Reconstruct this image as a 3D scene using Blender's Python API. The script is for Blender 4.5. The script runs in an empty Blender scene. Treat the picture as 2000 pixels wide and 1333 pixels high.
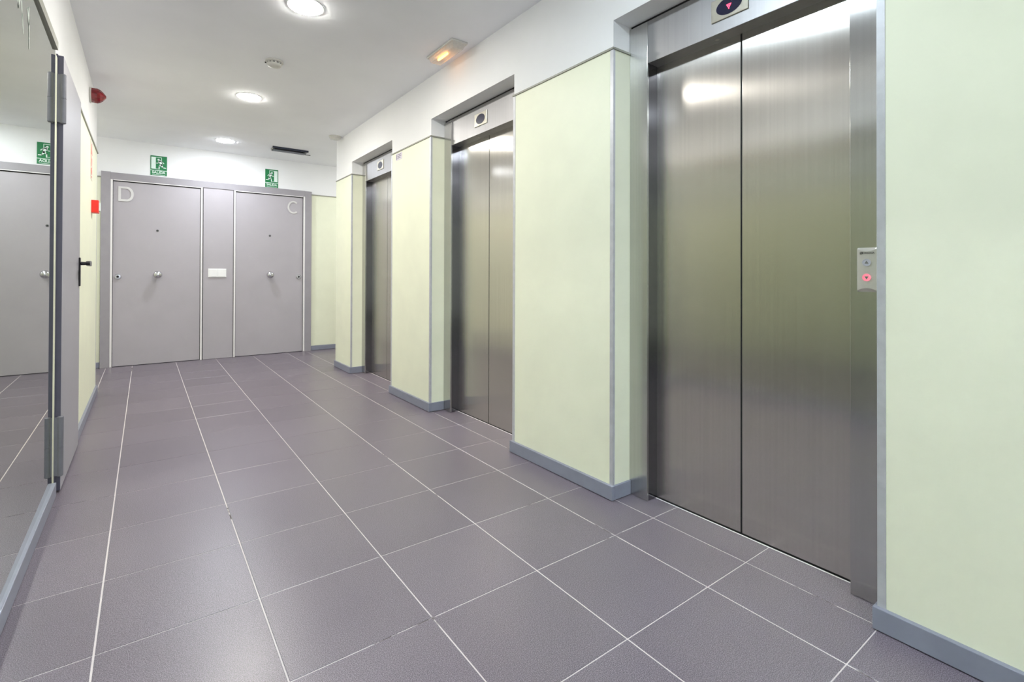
import bpy, bmesh, math, random
from mathutils import Vector, Matrix
random.seed(7)
C = bpy.context.scene.collection
sc = bpy.context.scene
PI = math.pi

# ------------------------------------------------------------------ camera
CAM_H = 1.05
F_PX, CX, CY = 966.08, 981.7, 531.4
yaw, pitch, roll = 0.62648, 0.00628, 0.00301
cd = bpy.data.cameras.new('camera'); cam = bpy.data.objects.new('camera', cd); C.objects.link(cam)
h = Vector((math.sin(yaw), math.cos(yaw), 0)); z = Vector((0, 0, 1))
fw = h*math.cos(pitch) + z*math.sin(pitch); up = -h*math.sin(pitch) + z*math.cos(pitch)
rt = Vector((math.cos(yaw), -math.sin(yaw), 0))
R_ = rt*math.cos(roll) + up*math.sin(roll); U_ = up*math.cos(roll) - rt*math.sin(roll)
m = Matrix((R_, U_, -fw)).transposed().to_4x4(); m.translation = (0, 0, CAM_H)
cam.matrix_world = m
cd.sensor_width = 36; cd.lens = F_PX*36/2000
cd.shift_x = (1000-CX)/2000; cd.shift_y = (CY-666.5)/2000
cd.clip_start = 0.01
sc.camera = cam

# ------------------------------------------------------------------ world and exposure
w = bpy.data.worlds.new('world'); sc.world = w; w.use_nodes = True
w.node_tree.nodes['Background'].inputs[0].default_value = (0.05, 0.05, 0.05, 1)
w.node_tree.nodes['Background'].inputs[1].default_value = 0.0
sc.view_settings.view_transform = 'Standard'
sc.view_settings.look = 'None'
sc.view_settings.gamma = 1
sc.view_settings.use_curve_mapping = False
sc.view_settings.exposure = 1.70
ld = bpy.data.lights.new('entrance_fill', 'AREA'); ld.shape = 'RECTANGLE'; ld.size = 1.9; ld.size_y = 2.2  # fill lamp added behind the camera, no known source there
ld.color = (0.86, 0.92, 1.0)
lo_ = bpy.data.objects.new('entrance_fill', ld); C.objects.link(lo_)
lo_.location = (.72, -3.10, 1.20); lo_.rotation_euler = (math.radians(90), 0, 0)
sc.cycles.glossy_bounces = 12; sc.cycles.max_bounces = 16; sc.cycles.diffuse_bounces = 8
sc.cycles.sample_clamp_indirect = 100; sc.cycles.blur_glossy = 0.0
# the ceiling downlights: (X, Y, colour, strength)
WARM = (1.0, 0.97, 0.91); NEUT = (0.96, 0.97, 1.0); COOL = (0.78, 0.90, 1.0)
LAMP = 88.0
FILL_POWER = 6.0      # watts of fill from the added entrance behind the camera
ld.energy = FILL_POWER
DOWNLIGHTS = [(0.735, 2.94, WARM, 1.08), (0.72, 4.73, (1.0, 0.97, 0.91), 1.15), (0.74, 6.45, (0.88, 0.93, 1.0), .75),
              (0.735, 1.15, COOL, .82), (0.735, -0.65, COOL, .88), (0.735, -2.4, COOL, .9),
              (2.9, 6.40, NEUT, .6), (-1.25, 6.40, NEUT, .4)]  # these two are unseen, added to brighten the far end

# ------------------------------------------------------------------ materials
def nt(name):
    m = bpy.data.materials.new(name); m.use_nodes = True
    t = m.node_tree; b = t.nodes['Principled BSDF']
    return m, t, b
def lin(c):
    return tuple(((v/255)/12.92 if v/255 <= .04045 else ((v/255+.055)/1.055)**2.4) for v in c) + (1,)
def N(t, k, **kw):
    n = t.nodes.new(k)
    for a, v in kw.items(): setattr(n, a, v)
    return n
def noise(t, scale, detail=3, rough=.5, vec=None, stretch=None):
    n = N(t, 'ShaderNodeTexNoise'); n.inputs['Scale'].default_value = scale
    n.inputs['Detail'].default_value = detail; n.inputs['Roughness'].default_value = rough
    g = N(t, 'ShaderNodeNewGeometry')
    if stretch:
        mp = N(t, 'ShaderNodeMapping'); mp.inputs['Scale'].default_value = stretch
        t.links.new(g.outputs['Position'], mp.inputs['Vector']); t.links.new(mp.outputs[0], n.inputs['Vector'])
    else:
        t.links.new(g.outputs['Position'], n.inputs['Vector'])
    return n
def ramp(t, src, p0, c0, p1, c1):
    r = N(t, 'ShaderNodeValToRGB'); e = r.color_ramp.elements
    e[0].position = p0; e[0].color = c0 if len(c0) == 4 else (*c0, 1)
    e[1].position = p1; e[1].color = c1 if len(c1) == 4 else (*c1, 1)
    t.links.new(src, r.inputs[0]); return r
def rng(t, src, a, b, c, d):
    r = N(t, 'ShaderNodeMapRange')
    for i, v in zip((1, 2, 3, 4), (a, b, c, d)): r.inputs[i].default_value = v
    t.links.new(src, r.inputs[0]); return r
def bump(t, b, src, strength, dist):
    n = N(t, 'ShaderNodeBump'); n.inputs['Strength'].default_value = strength; n.inputs['Distance'].default_value = dist
    t.links.new(src, n.inputs['Height']); t.links.new(n.outputs[0], b.inputs['Normal'])

def plain(name, rgb, rough=.5, metal=0.0, var=.04, vs=8, bmp=None, spec=.5):
    m, t, b = nt(name)
    c = lin(rgb); n = noise(t, vs, 4)
    lo = tuple(v*(1-var) for v in c[:3]); hi = tuple(min(1, v*(1+var)) for v in c[:3])
    r = ramp(t, n.outputs[0], .35, lo, .65, hi)
    t.links.new(r.outputs[0], b.inputs['Base Color'])
    rr = rng(t, n.outputs[0], .3, .7, rough*.92, min(1, rough*1.08)); t.links.new(rr.outputs[0], b.inputs['Roughness'])
    b.inputs['Metallic'].default_value = metal
    b.inputs['Specular IOR Level'].default_value = spec
    if bmp:
        n2 = noise(t, bmp[0], 3); bump(t, b, n2.outputs[0], bmp[1], bmp[2])
    return m

M = {}
M['plaster'] = plain('white_plaster', (238, 238, 238), .85, var=.015, vs=3, bmp=(220, .12, .001), spec=.2)
M['ceiling'] = plain('ceiling_plaster', (242, 243, 246), .9, var=.02, vs=2, bmp=(160, .12, .001), spec=.15)
M['panel'] = plain('pale_green_laminate', (233, 235, 211), .5, var=.02, vs=5, bmp=(90, .04, .0006))
M['trimgrey'] = plain('olive_grey_trim', (150, 150, 138), .45, var=.05)
M['alu'] = plain('brushed_aluminium', (196, 197, 200), .4, metal=.35, var=.05, vs=30)
M['base'] = plain('blue_grey_skirting', (138, 141, 156), .4, metal=.08, var=.05, vs=12)
M['doorgrey'] = plain('grey_door_laminate', (176, 171, 176), .42, var=.02, vs=4, bmp=(60, .05, .0006))
M['casing'] = plain('grey_casing', (156, 152, 157), .45, var=.03, vs=10)
M['strip'] = plain('white_metal_strip', (236, 233, 232), .35, var=.02)
M['black'] = plain('black_gap', (14, 14, 16), .7, var=.1)
M['firedoor'] = plain('painted_steel_door', (160, 158, 166), .45, var=.05, vs=6, bmp=(25, .08, .001))
M['hinge'] = plain('grey_hinge', (116, 116, 124), .42, metal=.1, var=.05, vs=20)
M['darkedge'] = plain('dark_door_edge', (82, 80, 96), .5, var=.06, vs=15)
M['blackplastic'] = plain('black_plastic', (30, 28, 32), .3, var=.1)
M['chrome'] = plain('satin_chrome', (205, 205, 208), .22, metal=1, var=.04, vs=20)
M['steelflat'] = plain('plain_steel', (190, 189, 184), .3, metal=.9, var=.04, vs=20)
M['switch'] = plain('white_plastic', (240, 240, 238), .35, var=.01)
M['green'] = plain('sign_green', (22, 122, 70), .4, var=.04, vs=30)
M['white'] = plain('sign_white', (225, 240, 232), .4, var=.01)
M['red'] = plain('call_point_red', (238, 40, 22), .35, var=.03, vs=20)
M['offwhite'] = plain('off_white_plastic', (205, 203, 196), .45, var=.02, vs=20)
M['midgrey'] = plain('mid_grey_plastic', (110, 110, 110), .5, var=.05)  # plain mid grey for small fittings
M['paper'] = plain('paper_label', (214, 208, 218), .6, var=.03, vs=60)
M['ink'] = plain('grey_ink', (120, 112, 128), .6, var=.05)
M['inkdark'] = plain('dark_ink', (60, 56, 60), .6, var=.05)
M['redink'] = plain('faded_red_ink', (228, 128, 112), .6, var=.05)
M['clearplate'] = plain('pale_sign_plate', (232, 224, 206), .3, var=.02)
M['navyblack'] = plain('dark_metal_flap', (56, 60, 74), .4, metal=.3, var=.1)
M['displayplate'] = plain('beige_metal_plate', (196, 192, 178), .35, metal=.6, var=.05, vs=40)
M['callplate'] = plain('satin_call_plate', (206, 204, 198), .36, metal=.45, var=.02, vs=30)
M['grout'] = plain('pale_grout', (205, 196, 194), .85, var=.10, vs=14)
M['substrate'] = plain('concrete_substrate', (150, 145, 142), .9, var=.05)
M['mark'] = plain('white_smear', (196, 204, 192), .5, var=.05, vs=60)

t = M['grout'].node_tree; b = t.nodes['Principled BSDF']
n = noise(t, 2.3, 5, .7); r = ramp(t, n.outputs[0], .60, lin((212, 204, 204)), .64, lin((96, 88, 86)))
t.links.new(r.outputs[0], b.inputs['Base Color'])
# dark speckled porcelain tiles
m, t, b = nt('porcelain_tile')
n1 = noise(t, 420, 2, .6); n2 = noise(t, 1.6, 3); n3 = noise(t, 900, 1, .5)
oi = N(t, 'ShaderNodeObjectInfo')
r1 = ramp(t, n1.outputs[0], .40, lin((72, 64, 75)), .66, lin((148, 138, 149)))
mx = N(t, 'ShaderNodeMix', data_type='RGBA', blend_type='MULTIPLY'); mx.inputs[0].default_value = 1
vr = rng(t, oi.outputs['Random'], 0, 1, .95, 1.05); cr = N(t, 'ShaderNodeCombineColor')
for i in range(3): t.links.new(vr.outputs[0], cr.inputs[i])
t.links.new(r1.outputs[0], mx.inputs[6]); t.links.new(cr.outputs[0], mx.inputs[7])
mx2 = N(t, 'ShaderNodeMix', data_type='RGBA', blend_type='MULTIPLY'); mx2.inputs[0].default_value = 1
r2 = ramp(t, n2.outputs[0], .3, (.93, .92, .93), .7, (1.05, 1.05, 1.05))
t.links.new(mx.outputs[2], mx2.inputs[6]); t.links.new(r2.outputs[0], mx2.inputs[7])
# a few pale grit specks
r3 = ramp(t, n3.outputs[0], .69, (0, 0, 0), .73, (1, 1, 1))
mx3 = N(t, 'ShaderNodeMix', data_type='RGBA'); mx3.inputs[7].default_value = lin((190, 182, 186))
t.links.new(r3.outputs[0], mx3.inputs[0]); t.links.new(mx2.outputs[2], mx3.inputs[6])
t.links.new(mx3.outputs[2], b.inputs['Base Color'])
rr = rng(t, n2.outputs[0], .3, .7, .30, .37); t.links.new(rr.outputs[0], b.inputs['Roughness'])
b.inputs['Specular IOR Level'].default_value = .75
bump(t, b, n1.outputs[0], .05, .0005)
M['tile'] = m

# vertically brushed stainless steel with faint hand smudges
def steel(name, rgb, rough=.22, aniso=.98):
    m, t, b = nt(name)
    s1 = noise(t, 1.0, 2, .5, stretch=(90, 90, .8))
    sm = noise(t, 2.4, 1, .4, stretch=(1, 1.3, .7))
    c = lin(rgb)
    r = ramp(t, s1.outputs[0], .3, tuple(v*.965 for v in c[:3]), .7, tuple(min(1, v*1.03) for v in c[:3]))
    t.links.new(r.outputs[0], b.inputs['Base Color'])
    ra = rng(t, sm.outputs[0], .3, .7, rough*.94, rough*1.07)
    t.links.new(ra.outputs[0], b.inputs['Roughness'])
    b.inputs['Metallic'].default_value = 1
    b.inputs['Anisotropic'].default_value = aniso
    g = N(t, 'ShaderNodeNewGeometry'); cx = N(t, 'ShaderNodeVectorMath', operation='CROSS_PRODUCT')
    cx.inputs[1].default_value = (0.02, 0.0, 1)
    t.links.new(g.outputs['Normal'], cx.inputs[0]); t.links.new(cx.outputs[0], b.inputs['Tangent'])
    return m
M['steellintel'] = steel('brushed_stainless_lintel', (170, 169, 170), .46, .3)
M['steelreturn'] = steel('shaded_jamb_steel', (130, 128, 134), .14, .4)  # base darkened to stand in for the dark reflections inside the recess
M['letter'] = plain('satin_metal_letter', (218, 216, 214), .3, metal=.35, var=.02, vs=20)
M['steel'] = steel('brushed_stainless_steel', (214, 210, 203))
M['steeljamb'] = steel('brushed_stainless_jamb', (200, 199, 196), .22)

# mirror with a faint green cast
m, t, b = nt('mirror_glass')
n = noise(t, 2, 2); r = ramp(t, n.outputs[0], .3, lin((206, 212, 200)), .7, lin((210, 216, 205)))
t.links.new(r.outputs[0], b.inputs['Base Color']); b.inputs['Metallic'].default_value = 1; b.inputs['Roughness'].default_value = .006
M['mirror'] = m

def emit(name, rgb, s):
    m = bpy.data.materials.new(name); m.use_nodes = True; t = m.node_tree
    t.nodes.remove(t.nodes['Principled BSDF'])
    e = N(t, 'ShaderNodeEmission'); e.inputs[0].default_value = (*rgb, 1); e.inputs[1].default_value = s
    t.links.new(e.outputs[0], t.nodes['Material Output'].inputs[0]); return m
M['led'] = emit('red_dot_matrix', (1, .03, .06), 3.5)
M['amber'] = emit('amber_lamp', (1.0, .40, .08), 4)
def mixtrans(name, rgb, rough, fac, emis=None):
    m, t, b = nt(name)
    b.inputs['Base Color'].default_value = lin(rgb); b.inputs['Roughness'].default_value = rough
    if emis: b.inputs['Emission Color'].default_value = (*emis[0], 1); b.inputs['Emission Strength'].default_value = emis[1]
    tr = N(t, 'ShaderNodeBsdfTransparent'); mx = N(t, 'ShaderNodeMixShader')
    n = noise(t, 60, 2); rr = rng(t, n.outputs[0], .3, .7, fac*.95, fac*1.05)
    t.links.new(rr.outputs[0], mx.inputs[0]); t.links.new(tr.outputs[0], mx.inputs[1]); t.links.new(b.outputs[0], mx.inputs[2])
    t.links.new(mx.outputs[0], t.nodes['Material Output'].inputs[0]); return m
M['clear'] = mixtrans('clear_diffuser', (225, 222, 216), .15, .5)
M['clearwhite'] = mixtrans('translucent_white_cover', (222, 220, 212), .3, .7)
m, t, b = nt('red_lens'); n = noise(t, 40, 2); r = ramp(t, n.outputs[0], .3, lin((96, 2, 16)), .7, lin((140, 8, 26)))
t.links.new(r.outputs[0], b.inputs['Base Color']); b.inputs['Roughness'].default_value = .12; b.inputs['Coat Weight'].default_value = .5
M['redlens'] = m
m, t, b = nt('dark_display_glass'); n = noise(t, 40, 2); r = ramp(t, n.outputs[0], .3, lin((22, 24, 52)), .7, lin((30, 30, 62)))
t.links.new(r.outputs[0], b.inputs['Base Color']); b.inputs['Roughness'].default_value = .25
M['screen'] = m
m, t, b = nt('lit_pink_button'); n = noise(t, 80, 2); r = ramp(t, n.outputs[0], .3, lin((240, 120, 140)), .7, lin((250, 150, 165)))
t.links.new(r.outputs[0], b.inputs['Base Color']); b.inputs['Emission Color'].default_value = (1, .2, .28, 1); b.inputs['Emission Strength'].default_value = .18
M['pink'] = m
M['silverbutton'] = plain('silver_button', (196, 198, 212), .3, metal=.2, var=.05, vs=60)
M['buttonarrow'] = plain('grey_green_arrow', (92, 128, 112), .4, var=.05, vs=60)

# ------------------------------------------------------------------ geometry helpers
class MB:
    def __init__(s): s.b = bmesh.new()
    def box(s, x0, x1, y0, y1, z0, z1):
        v = [s.b.verts.new((x, y, zz)) for zz in (z0, z1) for y in (y0, y1) for x in (x0, x1)]
        for f in ((0, 2, 3, 1), (4, 5, 7, 6), (0, 1, 5, 4), (2, 6, 7, 3), (0, 4, 6, 2), (1, 3, 7, 5)):
            s.b.faces.new([v[i] for i in f])
        return s
    def prism(s, pts, depth, mat):
        """2-D outline pts (u,v) extruded 0..depth along w; mat maps (u,v,w) to the world"""
        lo = [s.b.verts.new(mat @ Vector((u, v, 0))) for u, v in pts]
        hi = [s.b.verts.new(mat @ Vector((u, v, depth))) for u, v in pts]
        n = len(pts)
        s.b.faces.new(lo[::-1]); s.b.faces.new(hi)
        for i in range(n): s.b.faces.new((lo[i], lo[(i+1) % n], hi[(i+1) % n], hi[i]))
        return s
    def lathe(s, prof, mat, seg=32):
        """profile (r, w) turned about w"""
        rings = []
        for r, ww in prof:
            if r < 1e-6: rings.append([s.b.verts.new(mat @ Vector((0, 0, ww)))])
            else: rings.append([s.b.verts.new(mat @ Vector((r*math.cos(2*PI*i/seg), r*math.sin(2*PI*i/seg), ww))) for i in range(seg)])
        for a, c in zip(rings, rings[1:]):
            for i in range(seg):
                j = (i+1) % seg
                if len(a) == 1 and len(c) > 1: s.b.faces.new((a[0], c[i], c[j]))
                elif len(c) == 1 and len(a) > 1: s.b.faces.new((a[i], a[j], c[0]))
                elif len(a) > 1: s.b.faces.new((a[i], a[j], c[j], c[i]))
        return s
    def done(s, name, mat, parent=None, bev=0, smooth=False, seg=2):
        bmesh.ops.recalc_face_normals(s.b, faces=s.b.faces)
        me = bpy.data.meshes.new(name); s.b.to_mesh(me); s.b.free()
        me.materials.append(M[mat])
        if smooth:
            for p in me.polygons: p.use_smooth = True
            try: me.set_sharp_from_angle(angle=math.radians(38))
            except Exception: pass
        o = bpy.data.objects.new(name, me); C.objects.link(o)
        if parent:
            o.parent = parent
            o.matrix_parent_inverse = parent.matrix_basis.inverted()
        if bev:
            md = o.modifiers.new('bevel', 'BEVEL'); md.width = bev; md.segments = seg; md.limit_method = 'ANGLE'
        return o
def box(name, mat, x0, x1, y0, y1, z0, z1, parent=None, bev=0):
    return MB().box(x0, x1, y0, y1, z0, z1).done(name, mat, parent, bev)
def tag(o, label=None, cat=None, group=None, kind=None):
    for k, v in (('label', label), ('category', cat), ('group', group), ('kind', kind)):
        if v: o[k] = v
    return o
def thing(name, loc, label, cat, group=None, kind=None):
    o = bpy.data.objects.new(name, None); C.objects.link(o); o.location = loc; o.empty_display_size = .05
    tag(o, label, cat, group, kind); return o
def axes(o, u, v, w):
    m = Matrix((Vector(u), Vector(v), Vector(w))).transposed().to_4x4(); m.translation = o; return m
def xpos(o): return axes(o, (0, -1, 0), (0, 0, 1), (-1, 0, 0))    # a face looking to -X (right-hand wall): u runs to the reader's right
def ypos(o): return axes(o, (1, 0, 0), (0, 0, 1), (0, -1, 0))     # a face looking to -Y (far wall)
def xneg(o): return axes(o, (0, 1, 0), (0, 0, 1), (1, 0, 0))      # a face looking to +X (left-hand wall)
def down(o): return axes(o, (1, 0, 0), (0, -1, 0), (0, 0, -1))    # a face looking down (ceiling)
def ell(a, b, n=36, cx=0, cy=0, t0=0, t1=2*PI, end=False):
    k = n if not end else n-1
    return [(cx+a*math.cos(t0+(t1-t0)*i/k), cy+b*math.sin(t0+(t1-t0)*i/k)) for i in range(n)]
def rect(u0, u1, v0, v1): return [(u0, v0), (u1, v0), (u1, v1), (u0, v1)]
def limb(a, b, r0, r1, n=6):
    a = Vector(a); b = Vector(b); d = (b-a).normalized(); ang = math.atan2(d.y, d.x)
    p = [(a.x+r0*math.cos(ang+PI/2+PI*i/n), a.y+r0*math.sin(ang+PI/2+PI*i/n)) for i in range(n+1)]
    p += [(b.x+r1*math.cos(ang-PI/2+PI*i/n), b.y+r1*math.sin(ang-PI/2+PI*i/n)) for i in range(n+1)]
    return p
def ring(mb, ro, ri, depth, mat, n=36, so=None, si=None):
    """flat ring with depth; so / si scale v"""
    so = so or ro; si = si or ri
    O = ell(ro, so, n); I = ell(ri, si, n)
    for lvl in (0,): pass
    vo = [[mb.b.verts.new(mat @ Vector((u, v, ww))) for u, v in O] for ww in (0, depth)]
    vi = [[mb.b.verts.new(mat @ Vector((u, v, ww))) for u, v in I] for ww in (0, depth)]
    for i in range(n):
        j = (i+1) % n
        mb.b.faces.new((vo[0][i], vo[0][j], vo[1][j], vo[1][i])); mb.b.faces.new((vi[0][i], vi[1][i], vi[1][j], vi[0][j]))
        mb.b.faces.new((vo[1][i], vo[1][j], vi[1][j], vi[1][i])); mb.b.faces.new((vo[0][i], vi[0][i], vi[0][j], vo[0][j]))
    return mb
def lettering(name, s, size, mat, mw, parent, depth=.0006, sx=1.0, bold=0.0, align='CENTER'):
    cu = bpy.data.curves.new('t', 'FONT'); cu.body = s; cu.size = size; cu.align_x = align; cu.align_y = 'CENTER'
    cu.extrude = depth/2; cu.offset = bold; cu.resolution_u = 3
    ob = bpy.data.objects.new('t', cu); C.objects.link(ob)
    dg = bpy.context.evaluated_depsgraph_get(); me = bpy.data.meshes.new_from_object(ob.evaluated_get(dg))
    bpy.data.objects.remove(ob)
    me.transform(mw @ Matrix.Translation((0, 0, depth/2)) @ Matrix.Diagonal((sx, 1, 1, 1)))
    me.materials.clear(); me.materials.append(M[mat])
    o = bpy.data.objects.new(name, me); C.objects.link(o)
    if parent: o.parent = parent; o.matrix_parent_inverse = parent.matrix_basis.inverted()
    return o

# ------------------------------------------------------------------ main dimensions
XP = 1.775        # face of the right-hand wall panels
XPL = 1.779       # plaster behind them
XFR = 1.893       # elevator frame face
XD = 1.967        # elevator door plane
XL = -0.345       # face of the left-hand panels
ZC = 2.58; ZT = 2.118; ZS = 2.25
YB = 7.09; YN = -3.0
LC = 5.63         # end of the left wall
PE = 5.715        # end of the right wall
XE = 4.4; XW = -1.7
RECESS = [(0.539, 1.575), (2.345, 3.400), (4.140, 5.193)]

# ------------------------------------------------------------------ floor with its tiles
floor = tag(MB().box(XW-.1, XE+.1, YN-.1, YB+.1, -.12, -.0012).done('floor', 'grout'), 'dark speckled tiled floor of the lobby', 'floor', kind='structure')
xs = [XL, -.1074, .3078, .7203, 1.1356, 1.5438, 1.7899]
GY, TY = 1.7632, .4071
rows = [GY+TY*r for r in range(-12, 14)]
rows = [YN] + [r for r in rows if YN+.05 < r < YB-.05] + [YB]
cache = {}
def tile(x0, x1, y0, y1, gx=.004, gy=.0032):
    a = (x0+x1)/2; c = (y0+y1)/2; W = x1-x0-gx; L = y1-y0-gy; k = (round(W, 3), round(L, 3))
    if k not in cache:
        b = bmesh.new(); e = .0012; hw, hl = W/2, L/2
        lo = [b.verts.new(p) for p in ((-hw, -hl, -.01), (hw, -hl, -.01), (hw, hl, -.01), (-hw, hl, -.01))]
        md = [b.verts.new(p) for p in ((-hw, -hl, -.0008), (hw, -hl, -.0008), (hw, hl, -.0008), (-hw, hl, -.0008))]
        tp = [b.verts.new(p) for p in ((-hw+e, -hl+e, 0), (hw-e, -hl+e, 0), (hw-e, hl-e, 0), (-hw+e, hl-e, 0))]
        b.faces.new(tp)
        for A, B in ((lo, md), (md, tp)):
            for i in range(4): b.faces.new((A[i], A[(i+1) % 4], B[(i+1) % 4], B[i]))
        bmesh.ops.recalc_face_normals(b, faces=b.faces)
        me = bpy.data.meshes.new('tile'); b.to_mesh(me); b.free(); me.materials.append(M['tile']); cache[k] = me
    o = bpy.data.objects.new('tile', cache[k]); C.objects.link(o); o.parent = floor
    o.location = (a, c, random.uniform(-.0002, .0002))
for y0, y1 in zip(rows, rows[1:]):
    for i, (x0, x1) in enumerate(zip(xs, xs[1:])):
        tile(x0, x1, y0, y1, gx=.005 if i < 2 else .004)
far = [r for r in rows if r > 5.5]
for y0, y1 in zip(far, far[1:]):                      # the cross passage beyond the elevators
    yy0 = max(y0, PE) if y0 < PE else y0
    xx = 1.7899
    while xx < 3.5:
        tile(xx, xx+.4128, yy0, y1); xx += .4128
    y2 = max(y0, LC)
    tile(XL-.175, XL, y2, y1); tile(XL-.175-.4128, XL-.175, y2, y1)
for r0, r1 in RECESS:                                 # threshold pieces in front of each elevator
    cuts = [r0] + [r for r in rows if r0+.03 < r < r1-.03] + [r1]
    for y0, y1 in zip(cuts, cuts[1:]):
        tile(1.7899, XD-.006, y0, y1)

# ------------------------------------------------------------------ ceiling and walls
tag(box('ceiling', 'ceiling', XW-.1, XE+.1, YN-.1, YB+.1, ZC, ZC+.12), 'flat off-white plaster ceiling with round downlights', 'ceiling', kind='structure')

mb = MB(); X2 = 2.35
edges = [YN] + [v for r in RECESS for v in r] + [PE]
for i in range(0, len(edges), 2): mb.box(XPL, X2, edges[i], edges[i+1], 0, ZC)
for r0, r1 in RECESS: mb.box(XPL, X2, r0, r1, ZS, ZC); mb.box(2.06, X2, r0, r1, 0, ZS)
wr = tag(mb.done('wall_right', 'plaster'), 'right wall with three elevator recesses, pale green panels below white plaster', 'wall', kind='structure')
box('plaster_return', 'plaster', X2, XE, PE-.3, PE, 0, ZC, wr)
PB = .066
for i in range(0, len(edges), 2):
    y0, y1 = edges[i], edges[i+1]
    a = y0+.016 if i > 0 else y0; c = y1-.018 if i < 6 else y1-.004
    box('wall_panel', 'panel', XP, XPL, a, c, PB, ZT-.006, wr, .0008)
    if i > 0:      # return panel facing the camera inside the recess, with its corner profile
        box('wall_panel', 'panel', XP+.013, XFR+.02, y0-.003, y0, PB, ZT-.006, wr, .0006)
        q = MB(); q.box(XP-.0015, XP+.001, y0-.0045, y0+.015, PB, ZT-.006); q.box(XP+.001, XP+.0125, y0-.0045, y0-.001, PB, ZT-.006)
        q.done('corner_profile', 'alu', wr, .0006)
    if i < 6:      # profile on the near edge of the recess
        q = MB(); q.box(XP-.0015, XP+.001, y1-.018, y1+.0035, PB, ZT-.006); q.box(XP+.001, XP+.0125, y1+.001, y1+.0035, PB, ZT-.006)
        q.done('corner_profile', 'alu', wr, .0006)
        box('wall_panel', 'panel', XP+.013, XFR+.02, y1, y1+.003, PB, ZT-.006, wr, .0006)
    # thin ledge trim on the panels
    q = MB(); q.box(XP-.006, XPL+.001, y0-.007 if i > 0 else y0, y1+.007 if i < 6 else y1, ZT-.006, ZT+.004)
    if i > 0: q.box(XPL+.001, XFR-.001, y0-.009, y0, ZT-.006, ZT+.004)
    if i < 6: q.box(XPL+.001, XFR-.001, y1, y1+.009, ZT-.006, ZT+.004)
    tag(q.done('trim_%d' % (i//2+1), 'trimgrey', None, .001), 'thin grey ledge along the top of the green panels', 'trim', kind='structure')
    # skirting
    q = MB(); f = XP-.0155
    ya = y0-.013 if i > 0 else y0; yc = y1+.012 if i < 6 else y1+.004
    q.box(f, XPL, ya, yc, .003, .068)
    if i > 0: q.box(XPL, XFR-.001, ya, y0, .003, .068)
    if i < 6: q.box(XPL, XFR-.001, y1, yc, .003, .068)
    tag(q.done('baseboard_right', 'base', None, .0018), 'blue-grey skirting at the foot of the right wall', 'skirting', kind='structure')

# left wall
wl = tag(MB().box(XL-.35, XL-.005, YN, LC, 0, ZC).done('wall_left', 'plaster'), 'left wall with mirror, grey service door and pale green panels', 'wall', kind='structure')
box('wall_panel', 'panel', XL-.005, XL, 3.105, 3.172, .05, 2.085, wl)
box('wall_panel', 'panel', XL-.005, XL, 3.972, LC-.02, PB, ZT-.006, wl, .0008)
q = MB(); q.box(XL-.004, XL+.0015, LC-.02, LC+.003, PB, ZT-.006); q.box(XL-.02, XL-.004, LC, LC+.003, PB, ZT-.006); q.done('corner_profile', 'alu', wl, .0006)
tag(box('trim_5', 'trimgrey', XL-.004, XL+.008, 3.975, LC+.008, ZT-.008, ZT+.004, None, .001), 'thin grey ledge over the panels beside the service door', 'trim', kind='structure')
tag(box('baseboard_left', 'base', XL-.005, XL+.0145, YN, 3.118, .003, .068, None, .002), 'grey skirting under the mirror', 'skirting', kind='structure')
tag(box('baseboard_left', 'base', XL-.005, XL+.0155, 3.975, LC+.012, .003, .066, None, .002), 'grey skirting beyond the service door', 'skirting', kind='structure')

# far wall and the ends of the passages
wb = tag(MB().box(XW-.1, XE+.1, YB, YB+.15, 0, ZC).done('wall_back', 'plaster'), 'far wall, white above and pale green at both sides of the grey doors', 'wall', kind='structure')
box('wall_panel', 'panel', 1.860, XE, YB-.005, YB, PB, 2.145, wb, .0008)
box('wall_panel', 'panel', XW, -.402, YB-.005, YB, PB, 2.130, wb, .0008)
tag(box('trim_6', 'trimgrey', 1.858, XE, YB-.014, YB, 2.145, 2.156, None, .001), 'thin grey ledge on the far wall right of door C', 'trim', kind='structure')
tag(box('trim_7', 'trimgrey', XW, -.40, YB-.014, YB, 2.130, 2.141, None, .001), 'thin grey ledge on the far wall left of door D', 'trim', kind='structure')
tag(box('baseboard_back', 'base', 1.860, XE, YB-.018, YB, .003, .062, None, .002), 'blue-grey skirting on the far wall right of door C', 'skirting', kind='structure')
tag(box('baseboard_back', 'base', XW, -.402, YB-.018, YB, .003, .062, None, .002), 'blue-grey skirting on the far wall left of door D', 'skirting', kind='structure')
we = tag(box('wall_east', 'plaster', XE, XE+.1, PE-.3, YB, 0, ZC), 'end wall of the right-hand passage', 'wall', kind='structure')
box('wall_panel', 'panel', XE-.004, XE, PE, YB, PB, ZT, we)
ww_ = tag(box('wall_west', 'plaster', XW-.1, XW, LC-.3, YB, 0, ZC), 'end wall of the left-hand passage', 'wall', kind='structure')
box('wall_panel', 'panel', XW, XW+.004, LC, YB, PB, ZT, ww_)
box('plaster_return', 'plaster', XW, XL-.35, LC-.15, LC, 0, ZC, wl)
q = MB(); q.box(XL-.35, -.24, YN-.15, YN, 0, ZC); q.box(1.68, X2, YN-.15, YN, 0, ZC); q.box(-.24, 1.68, YN-.15, YN, 2.31, ZC)
wf = tag(q.done('wall_front', 'plaster'), 'wall behind the camera around the added glazed entrance', 'wall', kind='structure')
q = MB()
for a_ in (-.24, .70, 1.64): q.box(a_, a_+.04, YN-.07, YN-.03, 0, 2.31)
q.box(-.20, 1.64, YN-.07, YN-.03, 2.27, 2.31); q.box(-.20, 1.64, YN-.07, YN-.03, 0, .06)
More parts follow.
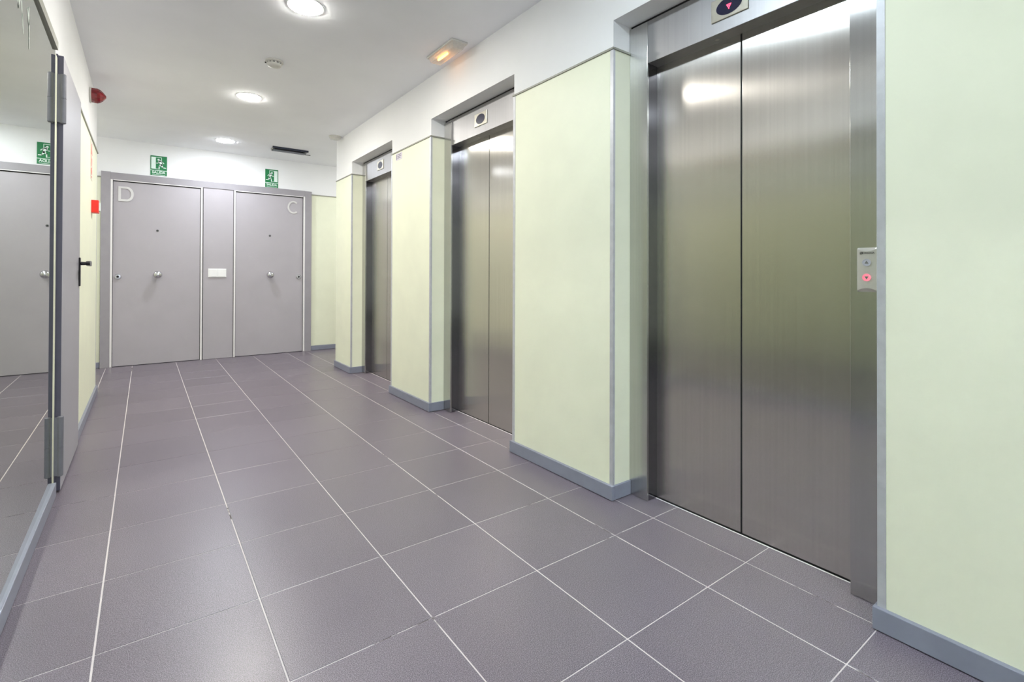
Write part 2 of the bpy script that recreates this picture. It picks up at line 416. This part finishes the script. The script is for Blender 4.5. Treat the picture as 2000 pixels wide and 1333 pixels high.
tag(q.done('added_entrance', 'alu'), 'added glazed aluminium entrance, unseen behind the camera', 'window', kind='structure')  # invented opening that gives the fill lamp a place

# ------------------------------------------------------------------ elevators
def elevator(r0, r1, o0, o1, label, arrow=False, panel=False, screen='screen'):
    mid = (o0+o1)/2
    t = thing('elevator', (XFR, mid, 0), label, 'elevator', 'stainless steel elevators along the right wall')
    ZL = 2.039; ZTOP = 2.236
    box('jamb', 'steeljamb', XFR, XFR+.012, o1, r1-.0035, .002, ZTOP, t, .0012)
    box('jamb', 'steeljamb', XFR, XFR+.012, r0+.0035, o0, .002, ZTOP, t, .0012)
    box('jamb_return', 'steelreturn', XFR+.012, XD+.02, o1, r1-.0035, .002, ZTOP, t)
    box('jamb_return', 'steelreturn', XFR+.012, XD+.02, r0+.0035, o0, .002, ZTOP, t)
    box('lintel', 'steellintel', XFR+.0008, XD+.02, o0+.0006, o1-.0006, ZL, ZTOP, t, .0012)
    box('head_gap', 'black', XFR+.01, XD+.02, r0+.004, r1-.004, ZTOP, ZS, t)
    box('door_panel', 'steel', XD, XD+.028, mid+.0035, o1+.018, .006, ZL+.02, t, .001)
    box('door_panel', 'steel', XD, XD+.028, o0-.018, mid-.0035, .006, ZL+.02, t, .001)
    box('door_seal', 'black', XD+.004, XD+.022, mid-.004, mid+.004, .006, ZL, t)
    box('sill', 'black', XD-.002, XD+.03, o0, o1, -.004, .003, t)
    box('grout_line', 'strip', XD-.0065, XD-.002, o0, o1, -.004, .0006, t)
    q = MB(); q.lathe([(0, 0), (.009, 0), (.009, .0025), (.006, .0035), (0, .0035)], down((XFR+.04, mid+.085, ZL)), 16)
    q.done('ceiling_sensor', 'steelflat', t, 0, True)
    # floor indicator
    yc = mid+.008 if arrow else mid-.003
    zc = 2.134; hw, hh = .0775, .0455
    if not arrow: zc = 2.138
    mw = xpos((XFR+.0008, yc, zc))
    pl = MB().prism(rect(-hw, hw, -hh, hh), .006, mw).done('indicator_plate', 'displayplate', t, .0025)
    sc_ = MB().prism(ell(.054, .034, 40), .0012, xpos((XFR+.0008-.006, yc, zc))).done('screen', screen, pl)
    if arrow:
        q = MB(); mm = xpos((XFR+.0008-.0072, yc, zc-.004)); s = .0047; d = .0015
        pts = set()
        for k in range(7): pts.add((k-3, 3))
        for k in range(4):
            pts.add((-3+k, 3-2*k)); pts.add((3-k, 3-2*k)); pts.add((-2.5+k if k < 3 else 0, 2-2*k)); pts.add((2.5-k if k < 3 else 0, 2-2*k))
        for k in (-1, 0, 1): pts.add((k, 1))
        for u, v in pts: q.prism(ell(d, d, 8, u*s*.62, v*s*.55), .0005, mm)
        q.done('down_arrow', 'led', pl)
    if panel:
        y0, y1, z0, z1 = .5755, .6295, .999, 1.142
        yc = (y0+y1)/2; hw = (y1-y0)/2
        q = MB(); n = 14; grid = []
        for i in range(n+1):
            u = -1+2*i/n; y = yc-u*hw; cv = (1-u*u); dpt = .009+.003*cv
            prof = [(0, z0), (.002, z0), (dpt, z0+.004+.008*cv), (dpt+.001, (z0+z1)/2), (dpt, z1-.004-.008*cv), (.002, z1), (0, z1)]
            grid.append([q.b.verts.new((XFR-a, y, zz)) for a, zz in prof])
        for a, c in zip(grid, grid[1:]):
            for k in range(6): q.b.faces.new((a[k], a[k+1], c[k+1], c[k]))
        q.b.faces.new(grid[0]); q.b.faces.new(grid[-1][::-1])
        cp = q.done('call_panel', 'callplate', t, 0, True)
        for zz, mt, sgn in ((1.0935, 'silverbutton', 1), (1.0455, 'pink', -1)):
            fx = XFR-.0125
            q = MB(); ring(q, .0118, .0098, .0026, xpos((fx+.0004, yc-.0005, zz)), 28)
            q.lathe([(.0098, 0), (.0096, .0012), (.008, .0016), (0, .0018)], xpos((fx+.0004, yc-.0005, zz)), 28)
            bt = q.done('button', mt, cp, 0, True)
            bt['label'] = 'silver up button' if sgn > 0 else 'pink-lit down button'
            MB().prism([(-.0055, -.0035), (.0055, -.0035), (0, .0065)] if sgn > 0 else [(-.0055, .0035), (0, -.0065), (.0055, .0035)], .0005, xpos((fx-.0014, yc-.0005, zz))).done('arrow_mark', 'buttonarrow' if sgn < 0 else 'midgrey', cp)
        q = MB(); mm = xpos((XFR-.0122, yc+.0145, 1.1245)); ring(q, .0042, .0030, .0006, mm, 20)
        q.prism(limb((-.0035, -.0035), (.0035, .0035), .0006, .0006), .0006, mm)
        q.done('maker_emblem', 'inkdark', cp)
        lettering('maker_lettering', 'ORONA', .0086, 'inkdark', xpos((XFR-.0126, yc-.0055, 1.1242)), cp, .0005, 1.05)
    return t
elevator(*RECESS[0], .653, 1.469, 'nearest elevator, brushed steel doors, red down arrow lit above and call buttons beside', True, True)
elevator(*RECESS[1], 2.472, 3.291, 'middle elevator of three, steel double doors between two pale green wall piers')
elevator(*RECESS[2], 4.282, 5.100, 'farthest elevator of three, narrow slice of steel door near the grey apartment doors')

# ------------------------------------------------------------------ far wall: casing and two apartment doors
YC = YB-.035
casing = thing('trim_8', (.73, YB, 0), 'wide grey casing framing both apartment doors on the far wall', 'door frame', kind='structure')
box('jamb_board', 'casing', -.398, -.314, YC-.006, YB, 0, 2.195, casing, .0015)
box('jamb_board', 'casing', 1.770, 1.856, YC-.006, YB, 0, 2.188, casing, .0015)
box('head_board', 'casing', -.3135, 1.7695, YC-.004, YB, 2.112, 2.190, casing, .0015)
box('centre_panel', 'doorgrey', .580, .905, YC+.006, YB, .002, 2.112, casing, .0012)
def stile(x0, x1): box('metal_strip', 'strip', x0, x1, YC-.006, YC+.012, .002, 2.112, casing, .001)
for x0, x1 in ((-.3135, -.295), (.552, .571), (.911, .929), (1.750, 1.769)): stile(x0, x1)
box('shadow_gap', 'black', -.3, 1.76, YC+.027, YC+.030, .002, 2.112, casing)
for x0, x1 in ((-.291, .549), (.931, 1.745)): box('metal_strip', 'strip', x0, x1, YC-.002, YC+.012, 2.103, 2.112, casing, .0008)

def apt_door(n, x0, x1, kx, px, lx, label):
    t = thing('door_%d' % n, ((x0+x1)/2, YB, 0), label, 'door', kind='structure')
    yf = YC+.016
    lf = box('door_leaf', 'doorgrey', x0, x1, yf, yf+.009, .006, 2.094, t, .001)
    box('floor_gap', 'black', x0, x1, yf+.002, yf+.009, -.001, .006, t)
    q = MB(); mw = ypos((kx, yf, 1.041))
    q.lathe([(0, 0), (.026, 0), (.026, .004), (.013, .008), (.012, .028), (.022, .034), (.037, .046), (.044, .064), (.042, .082), (.033, .095), (.018, .102), (0, .103)], mw, 36)
    q.done('knob', 'chrome', t, 0, True)
    q = MB(); q.lathe([(0, 0), (.014, 0), (.014, .003), (.009, .005), (.006, .003), (0, .003)], ypos((px, yf, 1.558)), 20)
    ph_ = q.done('peephole', 'midgrey', t, 0, True)
    MB().lathe([(0, .0032), (.0058, .0032), (.0058, .0042), (0, .0042)], ypos((px, yf, 1.558)), 16).done('lens', 'black', ph_)
    q = MB(); q.lathe([(0, 0), (.032, 0), (.032, .010), (.026, .017), (.012, .018), (.012, .010), (0, .010)], ypos((lx, yf, 1.017)), 32)
    lk = q.done('lock', 'chrome', t, 0, True)
    MB().lathe([(0, 0), (.0115, 0), (.0115, .001), (0, .001)], ypos((lx, yf-.0102, 1.017)), 20).done('keyhole', 'black', lk)
    return t, yf
dD, yf = apt_door(1, -.291, .547, .124, .119, -.246, 'grey apartment door marked D at the left of the far wall')
dC, yf = apt_door(2, .934, 1.745, 1.329, 1.333, 1.694, 'grey apartment door marked C at the right of the far wall')
# letter D
def strip2d(pts_out, pts_in, depth, mw, mb):
    n = len(pts_out)
    for i in range(n-1):
        mb.prism([pts_out[i], pts_out[i+1], pts_in[i+1], pts_in[i]], depth, mw)
W, Hh, S = .070, .084, .024
outer = [(-W, Hh), (-W+.03, Hh)] + [(.005+(W-.005)*math.sin(a), Hh*math.cos(a)) for a in [PI*i/16 for i in range(17)]] + [(-W, -Hh)]
inner = [(-W+S, Hh-S), (-W+.03, Hh-S)] + [(.005+(W-.005-S)*math.sin(a), (Hh-S)*math.cos(a)) for a in [PI*i/16 for i in range(17)]] + [(-W+S, -Hh+S)]
outer.append((-W, Hh)); inner.append((-W+S, Hh-S))
q = MB(); strip2d(outer, inner, .008, ypos((-.176, yf, 1.958)), q); o = q.done('letter', 'letter', dD); o['label'] = 'metal letter D'
A = [math.radians(48)+(2*PI-math.radians(96))*i/22 for i in range(23)]
q = MB(); strip2d([(.073*math.cos(a), .086*math.sin(a)) for a in A], [(.053*math.cos(a), .066*math.sin(a)) for a in A], .008, ypos((1.622, yf, 1.955)), q)
o = q.done('letter', 'letter', dC); o['label'] = 'metal letter C'

# double light switch on the centre panel
sw = thing('light_switch', (.731, YC+.006, 1.06), 'white double light switch on the grey panel between doors D and C', 'switch')
box('back_plate', 'switch', .633, .829, YC-.004, YC+.006, 1.010, 1.117, sw, .002)
for x0 in (.641, .735): box('rocker', 'switch', x0, x0+.086, YC-.010, YC-.004, 1.018, 1.109, sw, .003)

# emergency exit signs
def exit_sign(xc, zc, w, hh, flip, label):
    t = thing('exit_sign', (xc, YB, zc), label, 'sign', 'green exit signs over the apartment doors')
    y = YB-.004
    MB().prism(rect(-w/2, w/2, -hh/2, hh/2), .004, ypos((xc, YB, zc))).done('plate', 'green', t)
    s = -1 if flip else 1
    top = hh/2; ph = hh*.70; cy = top-ph/2-.004
    def P(u, v): return (s*u*w/2, cy+v*ph/2)
    mw = ypos((xc, y, zc)); q = MB(); d = .0006
    def poly(p): q.prism(p if not flip else p[::-1], d, mw)
    poly([P(-.90, -.88), P(-.36, -.88), P(-.36, .86), P(-.90, .86)])     # door leaf
    poly([P(-.36, .80), P(.36, .80), P(.36, .86), P(-.36, .86)]); poly([P(.30, .30), P(.36, .30), P(.36, .80), P(.30, .80)])
    poly([P(-.36, -.88), P(0.0, -.88), P(0.0, -.83), P(-.36, -.83)])
    hx, hz = P(-.03, .50)
    q.prism(ell(.0105*w/.16, .0105*w/.16, 16, hx, hz), d, mw)
    for a, b_, r0, r1 in (((.10, .34), (.34, -.22), .013, .010), ((.10, .30), (-.05, .0), .005, .005), ((-.05, .0), (-.26, -.02), .005, .004),
                          ((.16, .32), (.42, .22), .005, .005), ((.42, .22), (.62, .0), .005, .004),
                          ((.30, -.22), (.06, -.42), .009, .006), ((.06, -.42), (.04, -.86), .006, .005),
                          ((.34, -.22), (.48, -.62), .009, .006), ((.48, -.62), (.84, -.64), .006, .005)):
        q.prism(limb(P(*a), P(*b_), r0*w/.16, r1*w/.16), d, mw)
    q.done('running_figure', 'white', t)
    MB().prism(rect(-w/2, w/2, top-ph-.014, top-ph-.008), d, mw).done('divider', 'white', t)
    lb = -hh/2+.031
    lettering('lettering', 'SALIDA', .042, 'white', ypos((xc, y, zc+lb+.004)), t, .0006, .93, .0010)
    MB().prism(rect(-w*.40, w*.40, -hh/2+.006, -hh/2+.010), d, mw).done('underline', 'white', t)
exit_sign(.127, 2.324, .160, .230, False, 'green SALIDA running-man exit sign above door D')
exit_sign(1.354, 2.318, .157, .238, True, 'green SALIDA running-man exit sign above door C')

# ------------------------------------------------------------------ left side: mirror, service door
mth = .0037
mir = bpy.data.objects.new('mirror', None); C.objects.link(mir); mir.location = (XL, 3.1, 1.07)
tag(mir, 'long frameless wall mirror on the left wall, reflecting door D', 'mirror')
q = MB(); p = [(XL+.0037*(3.1-(YN+.02)), YN+.02), (XL, 3.103)]
q.b.verts.ensure_lookup_table()
v = [q.b.verts.new(c) for c in ((p[0][0], p[0][1], .06), (p[1][0], p[1][1], .06), (p[1][0], p[1][1], 2.115), (p[0][0], p[0][1], 2.115),
                                (XL-.005, p[0][1], .06), (XL-.005, p[1][1], .06), (XL-.005, p[1][1], 2.115), (XL-.005, p[0][1], 2.115))]
for f in ((0, 1, 2, 3), (7, 6, 5, 4), (0, 4, 5, 1), (1, 5, 6, 2), (2, 6, 7, 3), (3, 7, 4, 0)): q.b.faces.new([v[i] for i in f])
q.done('glass', 'mirror', mir)
tr = box('top_rail', 'trimgrey', XL-.005, XL+.0105, YN+.02, 3.10, 2.098, 2.136, mir, .001); tr['label'] = 'grey metal rail along the top'
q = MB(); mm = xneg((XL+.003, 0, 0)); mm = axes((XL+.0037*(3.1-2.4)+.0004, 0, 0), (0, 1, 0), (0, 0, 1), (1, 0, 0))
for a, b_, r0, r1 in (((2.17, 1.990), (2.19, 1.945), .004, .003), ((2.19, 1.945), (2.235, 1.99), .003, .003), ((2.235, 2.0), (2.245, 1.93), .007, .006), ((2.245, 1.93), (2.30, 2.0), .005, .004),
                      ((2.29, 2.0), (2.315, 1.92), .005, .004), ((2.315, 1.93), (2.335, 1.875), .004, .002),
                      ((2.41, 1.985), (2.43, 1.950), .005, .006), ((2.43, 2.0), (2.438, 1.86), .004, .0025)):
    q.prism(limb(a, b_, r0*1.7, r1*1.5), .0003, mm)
tag(q.done('white_streaks', 'mark', mir), kind='stuff')  # pale streaks laid over the mirror glass

sd = thing('door_3', (XL, 3.57, 0), 'grey steel service door on the left wall with black lever handle', 'door', kind='structure')
box('door_frame', 'darkedge', XL-.005, XL+.002, 3.168, 3.975, .004, 2.104, sd)
lf = box('door_leaf', 'firedoor', XL+.002, XL+.023, 3.176, 3.968, .010, 2.100, sd, .0012)
box('leaf_edge', 'darkedge', XL+.001, XL+.0222, 3.1735, 3.177, .010, 2.100, sd)
for z0, z1 in ((1.772, 2.010), (.080, .366)):
    q = MB(); mz = (z0+z1)/2; mw = axes((XL+.022, 3.168, z0), (1, 0, 0), (0, 1, 0), (0, 0, 1)); L = z1-z0
    q.lathe([(0, 0), (.0095, 0), (.0125, .003), (.0125, L/2-.0015), (.0105, L/2-.0012), (.0105, L/2+.0012), (.0125, L/2+.0015), (.0125, L-.003), (.0095, L), (0, L)], mw, 24)
    q.box(XL-.002, XL+.021, 3.160, 3.1725, z0+.004, z1-.004)
    q.done('hinge', 'hinge', sd, 0, True)
hy = 3.925
hd = MB()
hd.box(XL+.023, XL+.031, hy-.018, hy+.018, .975, 1.148)
hp = hd.done('handle_plate', 'blackplastic', sd, .003)
q = MB()
q.lathe([(0, 0), (.011, 0), (.009, .036), (.009, .046), (0, .052)], axes((XL+.031, hy, 1.112), (0, 1, 0), (0, 0, 1), (1, 0, 0)), 20)
q.prism([(.006, -.016), (.006, .014), (-.03, .016), (-.11, .012), (-.125, .002), (-.118, -.012), (-.05, -.016)], .020, axes((XL+.062, hy+.008, 1.112), (0, 1, 0), (0, 0, 1), (1, 0, 0)))
q.done('lever', 'blackplastic', sd, .003, True)

# alarm siren, call point, faded sign on the left wall
t = thing('alarm_siren', (XL, 4.93, 2.425), 'dark red domed alarm light high on the left wall at the ceiling', 'alarm')
mw = xneg((XL-.003, 4.93, 2.425))
MB().lathe([(0, 0), (.058, 0), (.058, .010), (0, .010)], mw, 32).done('base', 'offwhite', t, 0, True)
q = MB(); q.lathe([(.056, .010), (.056, .014), (.057, .045), (.050, .062), (.036, .078), (.020, .090), (.008, .098), (0, .098)], mw, 12)
q.done('lens', 'redlens', t)
t = thing('fire_call_point', (XL, 5.11, 1.585), 'bright red fire alarm call point on the left wall near door D', 'alarm')
box('housing', 'red', XL, XL+.045, 5.065, 5.160, 1.535, 1.635, t, .003)
MB().prism(rect(-.034, .034, -.034, .034), .010, xneg((XL+.044, 5.1125, 1.585))).done('press_plate', 'white', t, .003)
t = thing('wall_sign', (XL, 5.04, 1.94), 'narrow pale sign with faded red print above the red call point', 'sign')
MB().prism(rect(-.09, .09, -.150, .150), .002, xneg((XL, 5.04, 1.94))).done('plate', 'clearplate', t)
q = MB(); mw = xneg((XL+.002, 5.04, 1.94))
q.prism([(-.05, .045), (.05, .045), (.012, .130), (-.012, .130)], .0006, mw)
q.prism(limb((-.02, .02), (-.03, -.04), .018, .008), .0006, mw); q.prism(limb((.03, .01), (.03, -.05), .012, .010), .0006, mw)
q.prism(ell(.045, .028, 20, 0, -.085), .0006, mw); q.prism(rect(-.03, .03, -.135, -.122), .0006, mw)
q.done('red_print', 'redink', t)

# paper label high on the pier between the two nearer-to-far elevators
t = thing('paper_label', (XP, 4.04, 2.075), 'small white paper label under the ledge of the pier between the middle and farthest elevators', 'label')
MB().prism(rect(-.062, .062, -.030, .030), .0012, xpos((XP, 3.985, 2.073))).done('sheet', 'paper', t)
q = MB(); mw = xpos((XP-.0012, 3.985, 2.073))
for u0, u1, vv in ((-.028, .045, .016), (-.028, .05, .002), (-.028, .035, -.012)): q.prism(rect(u0, u1, vv-.003, vv+.003), .0003, mw)
q.prism(rect(-.052, -.038, -.022, .020), .0003, mw)
q.done('print', 'ink', t)

# ------------------------------------------------------------------ ceiling fittings
def downlight(x, y, col, s, label):
    t = thing('downlight', (x, y, ZC), label, 'ceiling light', 'round downlights in the ceiling')
    mw = down((x, y, ZC-.0004))
    MB().lathe([(.092, 0), (.101, 0), (.101, .0015), (.099, .003), (.094, .0032), (.092, .002)], mw, 48).done('rim', 'switch', t, 0, True)
    key = 'lamp_%d' % len(M); M[key] = emit(key, col, LAMP*s)
    MB().lathe([(.092, .0005), (.091, .004), (.084, .007), (.066, .009), (.04, .010), (0, .0105)], mw, 32).done('diffuser', key, t, 0, True)
LBL = ['bright round downlight at the top of the picture, nearest in view', 'round downlight in the middle of the ceiling, beyond the smoke detector', 'farthest round downlight, just before the grey apartment doors',
       'round downlight in the ceiling beside the nearest elevator, outside the picture', 'round downlight in the ceiling behind the camera', 'round downlight at the lobby end behind the camera', 'added fill downlight in the right-hand passage, hidden behind the elevator wall', 'added fill downlight in the left-hand passage, hidden behind the left wall']
for d, l in zip(DOWNLIGHTS, LBL): downlight(*d, l)

t = thing('smoke_detector', (.745, 3.83, ZC), 'white round smoke detector on the ceiling between two downlights', 'smoke detector')
mw = down((.745, 3.83, ZC))
MB().lathe([(0, 0), (.060, 0), (.060, .010), (.054, .014), (0, .014)], mw, 36).done('base', 'offwhite', t, 0, True)
MB().lathe([(.046, .014), (.046, .020), (.044, .024), (0, .024)], mw, 36).done('slot_ring', 'midgrey', t, 0, True)
q = MB()
for k in range(12):
    a = k*PI/6; q.prism([(.043*math.cos(a-.10), .043*math.sin(a-.10)), (.050*math.cos(a-.10), .050*math.sin(a-.10)), (.050*math.cos(a+.10), .050*math.sin(a+.10)), (.043*math.cos(a+.10), .043*math.sin(a+.10))], .010, down((.745, 3.83, ZC-.014)))
q.done('slot_ribs', 'offwhite', t)
MB().lathe([(.051, .024), (.050, .030), (.042, .038), (.022, .043), (0, .043)], mw, 36).done('cap', 'offwhite', t, 0, True)
MB().lathe([(0, 0), (.006, 0), (.006, .006), (0, .008)], down((.692, 3.855, ZC-.010)), 12).done('indicator_light', 'black', t, 0, True)

t = thing('emergency_light', (1.655, 2.945, ZC), 'rectangular emergency light with a glowing orange lamp on the ceiling above the nearest pier', 'emergency light')
x0, x1, y0, y1 = 1.595, 1.715, 2.765, 3.125
box('base_frame', 'offwhite', x0, x1, y0, y1, ZC-.014, ZC, t, .004)
q = MB(); lo = [(x0+.010, y0+.010), (x1-.010, y0+.010), (x1-.010, y1-.010), (x0+.010, y1-.010)]; hi = [(x0+.022, y0+.026), (x1-.022, y0+.026), (x1-.022, y1-.026), (x0+.022, y1-.026)]
a = [q.b.verts.new((*p_, ZC-.014)) for p_ in lo]; c = [q.b.verts.new((*p_, ZC-.046)) for p_ in hi]
q.b.faces.new(c)
for i in range(4): q.b.faces.new((a[i], a[(i+1) % 4], c[(i+1) % 4], c[i]))
q.done('diffuser', 'clear', t, .006)
q = MB(); q.lathe([(0, 0), (.007, .003), (.008, .05), (.008, .10), (.007, .13), (0, .133)], axes((1.655, 2.93, ZC-.027), (1, 0, 0), (0, 0, 1), (0, 1, 0)), 16)
q.done('lamp_tube', 'amber', t, 0, True)
box('reflector', 'offwhite', 1.625, 1.685, 2.80, 3.09, ZC-.018, ZC-.014, t)

t = thing('ceiling_vent', (1.43, 6.48, ZC), 'dark rectangular ceiling slot with a hanging metal flap near the far wall', 'vent')
box('opening', 'black', 1.235, 1.625, 6.375, 6.525, ZC-.004, ZC-.0005, t)
q = MB(); q.prism([(0, 0), (.135, .010), (.135, .013), (0, .003)], .375, axes((1.243, 6.385, ZC-.036), (0, 1, 0), (0, 0, 1), (1, 0, 0)))
q.done('flap', 'navyblack', t)
box('rim', 'navyblack', 1.225, 1.635, 6.362, 6.375, ZC-.022, ZC, t, .001)
box('side_bracket', 'trimgrey', 1.235, 1.255, 6.375, 6.525, ZC-.020, ZC-.004, t); box('side_bracket', 'trimgrey', 1.600, 1.622, 6.375, 6.525, ZC-.020, ZC-.004, t)
q = MB(); q.prism(limb((1.60, 0), (1.70, -.002), .004, .004), .012, axes((0, 6.55, ZC-.012), (1, 0, 0), (0, 0, 1), (0, -1, 0))); q.done('catch_rod', 'midgrey', t)

t = thing('ceiling_sensor_box', (1.70, 5.52, ZC), 'small translucent white cover on the ceiling at the end of the elevator wall', 'sensor')
mw = down((1.700, 5.52, ZC))
MB().lathe([(0, 0), (.066, 0), (.066, .004), (0, .004)], mw, 36).done('base', 'offwhite', t, 0, True)
MB().lathe([(.062, .004), (.060, .022), (.052, .032), (.03, .036), (0, .037)], mw, 36).done('cover', 'clearwhite', t, 0, True)
